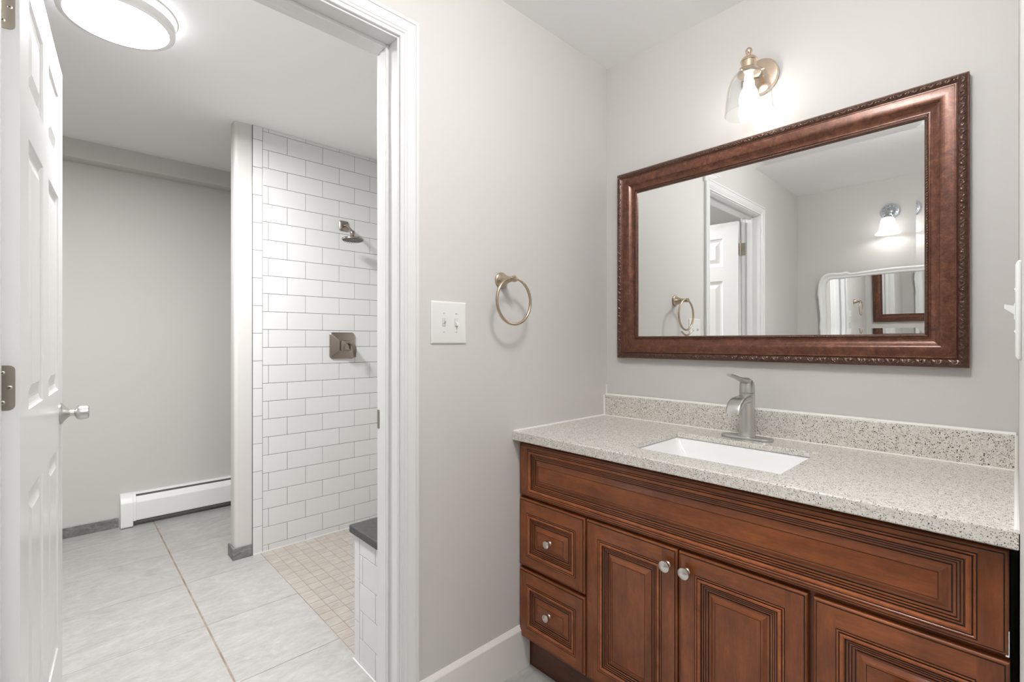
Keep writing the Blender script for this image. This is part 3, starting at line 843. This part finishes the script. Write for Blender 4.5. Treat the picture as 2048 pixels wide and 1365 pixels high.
white_mirror.rotation_euler = (math.radians(-3.2), 0, 0)    # hangs leaning forward at the top
white_mirror.location.y += 0.001

# ------------------------------------------------------------------ vanity
FY = -0.533     # face frame
FF = -0.553     # front of doors and drawers
t = thing('vanity_cabinet', 'cherry wood bathroom vanity with glazed raised panel doors and drawers', 'vanity cabinet', (0.63, -0.28, 0))
b = MB()
b.box(.006, .024, FY, -.012, .118, .852); b.box(1.240, 1.258, FY, -.012, .118, .852)
b.box(.024, 1.240, FY + .018, -.012, .118, .136); b.box(.024, 1.240, -.018, -.012, .136, .852)
b.box(.024, 1.240, FY, FY + .018, .118, .852)
b.box(.306, .322, FY + .018, -.018, .136, .62); b.box(.938, .954, FY + .018, -.018, .136, .62)
b.build('carcass', M['wood_v'], t)
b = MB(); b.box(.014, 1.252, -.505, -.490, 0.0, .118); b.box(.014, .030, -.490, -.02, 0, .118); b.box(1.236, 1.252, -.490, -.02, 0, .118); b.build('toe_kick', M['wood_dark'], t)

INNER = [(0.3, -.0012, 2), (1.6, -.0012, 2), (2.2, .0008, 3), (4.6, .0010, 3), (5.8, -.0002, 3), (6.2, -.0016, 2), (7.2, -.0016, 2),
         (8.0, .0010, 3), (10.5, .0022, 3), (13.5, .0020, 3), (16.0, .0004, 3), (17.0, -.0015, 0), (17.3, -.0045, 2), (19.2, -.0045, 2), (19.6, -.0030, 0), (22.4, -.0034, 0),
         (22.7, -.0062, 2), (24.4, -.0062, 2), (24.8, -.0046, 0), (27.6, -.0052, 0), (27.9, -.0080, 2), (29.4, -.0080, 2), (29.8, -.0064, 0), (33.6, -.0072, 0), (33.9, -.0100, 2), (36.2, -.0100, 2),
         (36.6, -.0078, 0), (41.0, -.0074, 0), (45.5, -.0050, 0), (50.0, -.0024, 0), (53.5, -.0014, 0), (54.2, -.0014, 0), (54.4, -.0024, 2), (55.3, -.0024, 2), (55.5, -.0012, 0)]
def raised_front(name, x0, x1, z0, z1, sx, szt, szb, parent, label=None, vert=True):
    b = MB()
    def loop(ins, d, a=0.0, ct=0.0, cb=0.0):
        i = ins / 1000.0
        return [(x0 + a + i, FF - d, z0 + cb + i), (x1 - a - i, FF - d, z0 + cb + i), (x1 - a - i, FF - d, z1 - ct - i), (x0 + a + i, FF - d, z1 - ct - i)]
    def ring(l0, l1, kind):
        for k in range(4):
            n = (k + 1) % 4
            mi = kind if kind >= 2 else (1 if k in (0, 2) else 0)
            b.add([l0[k], l0[n], l1[n], l1[k]], [(0, 1, 2, 3)], mi)
    edge = [(0, -.0195, 0), (0, -.0062, 0), (.6, -.0042, 0), (1.8, -.0026, 0), (3.4, -.0016, 0), (5.2, -.0014, 0), (5.8, -.0022, 2), (7.0, -.0022, 2), (7.4, 0, 0)]
    ls = [loop(e[0], e[1]) for e in edge]
    for i in range(len(ls) - 1):
        ring(ls[i], ls[i + 1], edge[i + 1][2] if edge[i + 1][2] == edge[i][2] else 2 * (i >= 5))
    b.add(ls[0], [(3, 2, 1, 0)], 0)
    o_, q_ = ls[-1], loop(0, 0, sx, szt, szb)
    # flat stiles run full height, rails butt between them
    y = FF
    b.add([(o_[0][0], y, o_[0][2]), (q_[0][0], y, o_[0][2]), (q_[0][0], y, o_[2][2]), (o_[0][0], y, o_[2][2])], [(0, 1, 2, 3)], 0)
    b.add([(q_[1][0], y, o_[0][2]), (o_[1][0], y, o_[0][2]), (o_[1][0], y, o_[2][2]), (q_[1][0], y, o_[2][2])], [(0, 1, 2, 3)], 0)
    b.add([(q_[0][0], y, o_[0][2]), (q_[1][0], y, o_[0][2]), (q_[1][0], y, q_[0][2]), (q_[0][0], y, q_[0][2])], [(0, 1, 2, 3)], 1)
    b.add([(q_[0][0], y, q_[2][2]), (q_[1][0], y, q_[2][2]), (q_[1][0], y, o_[2][2]), (q_[0][0], y, o_[2][2])], [(0, 1, 2, 3)], 1)
    prev, pk = q_, 0
    for ins, d, kd in INNER:
        cur = loop(ins, d, sx, szt, szb)
        ring(prev, cur, 2 if (kd == 2 or pk == 2) else (3 if kd == 3 and pk == 3 else 0))
        prev, pk = cur, kd
    b.add(prev, [(0, 1, 2, 3)], 0 if vert else 1)
    me = MB(); me.v, me.f, me.m, me.sm = b.v, b.f, b.m, b.sm
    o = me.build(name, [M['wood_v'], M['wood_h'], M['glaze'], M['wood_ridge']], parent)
    if label: o['label'] = label
    return o
def knob(x, z, r, parent, dep=0.0):
    k = MB()
    k.lathe([(0, 0), (r * .52, 0), (r * .55, .0015), (r * .40, .004), (r * .33, .009), (r * .36, .0125), (r * .80, .0150), (r * .98, .0175), (r, .0200), (r * .93, .0225), (r * .6, .0250), (0, .0260)], (x, FF - dep, z), (0, -1, 0), 32)
    return k.build('knob', M['knobmetal'], parent)
ffp = raised_front('false_front', .0045, 1.2590, .6480, .8385, .0405, .0165, .0120, t, 'long fixed panel under the countertop', vert=False)
cb = MB(); cb.box(1.2545, 1.2592, FF + .0008, FF + .0060, .6478, .6500); cb.box(1.2582, 1.2593, FF + .0015, FF + .0050, .6500, .6930); cp = cb.build('edge_chip', M['caulk'], ffp); cp['label'] = 'pale chipped edge'
d = raised_front('drawer', .0035, .3065, .390, .6375, .037, .050, .039, t, 'left upper drawer', False); knob(.155, .511, .0140, d, -.001)
d = raised_front('drawer', .0035, .3065, .1265, .378, .037, .050, .042, t, 'left lower drawer', False); knob(.152, .256, .0140, d, -.001)
d = raised_front('door', .3125, .6262, .1265, .6385, .046, .050, .046, t, 'left cabinet door'); knob(.5985, .590, .0165, d)
d = raised_front('door', .6300, .9420, .1265, .6385, .046, .050, .046, t, 'right cabinet door'); knob(.6550, .590, .0165, d)
d = raised_front('drawer', .9530, 1.2600, .390, .6370, .043, .050, .039, t, 'right upper drawer', False); knob(1.106, .511, .0140, d, -.001)
d = raised_front('drawer', .9530, 1.2600, .1265, .378, .043, .050, .042, t, 'right lower drawer', False); knob(1.106, .256, .0140, d, -.001)

# countertop with undermount cut-out
HX0, HX1, HY0, HY1 = .424, .8645, -.486, -.163
t = thing('countertop', 'beige speckled stone countertop with backsplash', 'countertop', (0.636, -0.29, 0.852))
b = MB()
xs_ = [0.0015, HX0, HX1, WR - .0015]; ys_ = [-.585, -.556, HY0, HY1, -.001]; zt, zb, za = .884, .866, .852
for i in range(3):
    for j in range(4):
        if i == 1 and j == 2: continue
        a0, a1, c0, c1 = xs_[i], xs_[i + 1], ys_[j], ys_[j + 1]
        b.add([(a0, c0, zt), (a1, c0, zt), (a1, c1, zt), (a0, c1, zt)], [(0, 1, 2, 3)])
        zlow = za if j == 0 else zb
        b.add([(a0, c0, zlow), (a1, c0, zlow), (a1, c1, zlow), (a0, c1, zlow)], [(3, 2, 1, 0)])
    b.add([(xs_[i], -.585, za), (xs_[i + 1], -.585, za), (xs_[i + 1], -.585, zt), (xs_[i], -.585, zt)], [(0, 1, 2, 3)])
    b.add([(xs_[i], -.556, za), (xs_[i + 1], -.556, za), (xs_[i + 1], -.556, zb), (xs_[i], -.556, zb)], [(3, 2, 1, 0)])
    b.add([(xs_[i], -.001, zb), (xs_[i + 1], -.001, zb), (xs_[i + 1], -.001, zt), (xs_[i], -.001, zt)], [(3, 2, 1, 0)])
for x in (xs_[0], xs_[3]):
    for j in range(4):
        zl = za if j == 0 else zb
        if j == 0:
            b.add([(x, ys_[0], zl), (x, ys_[1], zl), (x, ys_[1], zb), (x, ys_[0], zb)], [(0, 1, 2, 3)])
        b.add([(x, ys_[j], zb), (x, ys_[j + 1], zb), (x, ys_[j + 1], zt), (x, ys_[j], zt)], [(0, 1, 2, 3)])
for (p0, p1) in (((HX0, HY0), (HX1, HY0)), ((HX1, HY0), (HX1, HY1)), ((HX1, HY1), (HX0, HY1)), ((HX0, HY1), (HX0, HY0))):
    b.add([(*p0, zb), (*p1, zb), (*p1, zt), (*p0, zt)], [(0, 1, 2, 3)])
b.build('slab', M['quartz'], t, bevel=.0028, seg=3)
b = MB(); b.box(.0015, WR - .0015, -.0205, -.001, .8843, .9745); b.build('backsplash', M['quartz'], t, bevel=.002)
b = MB(); b.tube([(.004, -.009, .9745), (.3, -.008, .9752), (.6, -.009, .9745), (.9, -.008, .9755), (WR - .004, -.009, .9745)], .0062, 8)
b.tube([(.0035, -.583, .8845), (.0035, -.022, .8845)], .0042, 8); b.tube([(WR - .0035, -.583, .8845), (WR - .0035, -.022, .8845)], .0042, 8)
b.tube([(.004, -.022, .8848), (WR - .004, -.022, .8848)], .0022, 8); b.tube([(.003, -.022, .885), (.003, -.022, .975)], .0035, 8); b.tube([(WR - .003, -.022, .885), (WR - .003, -.022, .975)], .0035, 8)
b.tube([(.001, -.001, .975), (.001, -.001, 1.02)], .003, 8)
o = b.build('caulk_bead', M['caulk'], t); o['label'] = 'white caulk line'

# sink
t = thing('sink', 'white rectangular undermount sink set in the speckled countertop', 'sink', (.644, -.325, .72))
b = MB(); rings = []
cx_, cy_ = (HX0 + HX1) / 2, (HY0 + HY1) / 2; W_, D_ = HX1 - HX0, HY1 - HY0
for dw, dd, z, r, sx_, sy_ in ((.06, .06, .8655, .02, 0, 0), (.012, .012, .8655, .012, 0, 0), (.006, .006, .864, .012, 0, 0), (-.004, -.004, .856, .014, 0, 0), (-.030, -.016, .830, .022, 0, 0), (-.095, -.045, .790, .035, 0, 0), (-.150, -.080, .768, .045, 0, 0), (-.220, -.140, .757, .05, 0, 0), (-.34, -.25, .7535, .03, 0, 0), (-.40, -.28, .753, .02, 0, 0)):
    rings.append([(cx_ + p, cy_ + q_, z) for p, q_ in rrect(0, 0, W_ + dw, D_ + dd, min(r, (D_ + dd) / 2 - .001, (W_ + dw) / 2 - .001), 6)])
b.loft(rings, True, 0, True, False, True)
outer_ = []
for dw, dd, z in ((.06, .06, .8655), (.06, .06, .850), (.0, .0, .838), (-.03, -.02, .790), (-.2, -.12, .742)):
    outer_.append([(cx_ + p, cy_ + q_, z) for p, q_ in rrect(0, 0, W_ + dw, D_ + dd, .02, 6)])
b.loft(outer_, True, 0, True, False, True)
b.build('basin', M['ceramic'], t, angle=50)
b = MB(); b.lathe([(.021, .7515), (.023, .7548), (.020, .7556), (.016, .7545), (0, .7540)], (cx_, cy_ + .02, 0), n=32); b.build('drain', M['nickel'], t)

# faucet
fx, fy = .640, -.092
t = thing('faucet', 'brushed nickel single lever faucet on an oval deck plate', 'faucet', (fx, fy, .884))
b = MB()
def stad(hw, r, z, n=12):
    pts = []
    for k in range(n + 1):
        a = -PI / 2 + PI * k / n; pts.append((fx + hw + r * math.cos(a), fy + r * math.sin(a), z))
    for k in range(n + 1):
        a = PI / 2 + PI * k / n; pts.append((fx - hw + r * math.cos(a), fy + r * math.sin(a), z))
    return pts
b.loft([stad(.055, .0285, .8845), stad(.055, .0285, .889), stad(.055, .0272, .8915), stad(.055, .0245, .8925)], True, 0, True, True, True); b.build('deck_plate', M['nickel'], t)
b = MB(); b.lathe([(.027, .892), (.0265, .895), (.0245, .901), (.0232, .912), (.0225, .935), (.0222, .96), (.0228, .985), (.0240, 1.005), (.0245, 1.025), (.0245, 1.0385), (.0235, 1.0395)], (fx, fy, 0), n=44); b.build('faucet_body', M['nickel'], t)
# spout: swept flattened section leaving the body front, cresting and turning down
b = MB(); rings = []
path = [(.006, 1.022, .042, .030, 0.10), (-.012, 1.021, .044, .028, 0.10), (-.028, 1.020, .046, .024, 0.0), (-.046, 1.0205, .047, .020, -0.02), (-.066, 1.020, .048, .018, 0.10), (-.084, 1.0165, .048, .0172, 0.36), (-.100, 1.008, .048, .0168, 0.75), (-.110, .997, .047, .0162, 1.10), (-.1155, .985, .046, .0156, 1.38), (-.117, .979, .045, .0150, 1.50)]
for dy, z, wd, th, ang in path:
    cyy, cz = fy + dy, z
    r_ = []
    # section axes: x across, n in the y-z plane normal to the path
    ny, nz_ = -math.sin(ang), math.cos(ang)
    for p, q_ in rrect(0, 0, wd, th, th * .42, 5):
        r_.append((fx + p, cyy + ny * q_, cz + nz_ * q_ - .05 * p * p / .02))
    rings.append(r_)
b.loft(rings, True, 0, True, True, True); b.build('spout', M['nickel'], t, angle=50)
b = MB(); rings = []
b.lathe([(.0225, 1.0395), (.0245, 1.0405), (.0246, 1.050), (.0238, 1.064), (.021, 1.076), (.015, 1.084), (.006, 1.0875), (0, 1.088)], (fx, fy, 0), n=40)
lev = [(.016, 1.066, .030, .030), (.004, 1.074, .034, .028), (-.012, 1.080, .033, .022), (-.030, 1.083, .029, .015), (-.052, 1.087, .025, .0105), (-.080, 1.0935, .022, .0085), (-.110, 1.100, .020, .0075), (-.140, 1.106, .019, .0070), (-.148, 1.107, .016, .005)]
for dy, z, wd, th in lev:
    rings.append([(fx + p, fy + dy, z + q_) for p, q_ in rrect(0, 0, wd, th, min(wd, th) * .42, 5)])
b.loft(rings, True, 0, True, True, True); b.build('lever_handle', M['nickel'], t, angle=50)
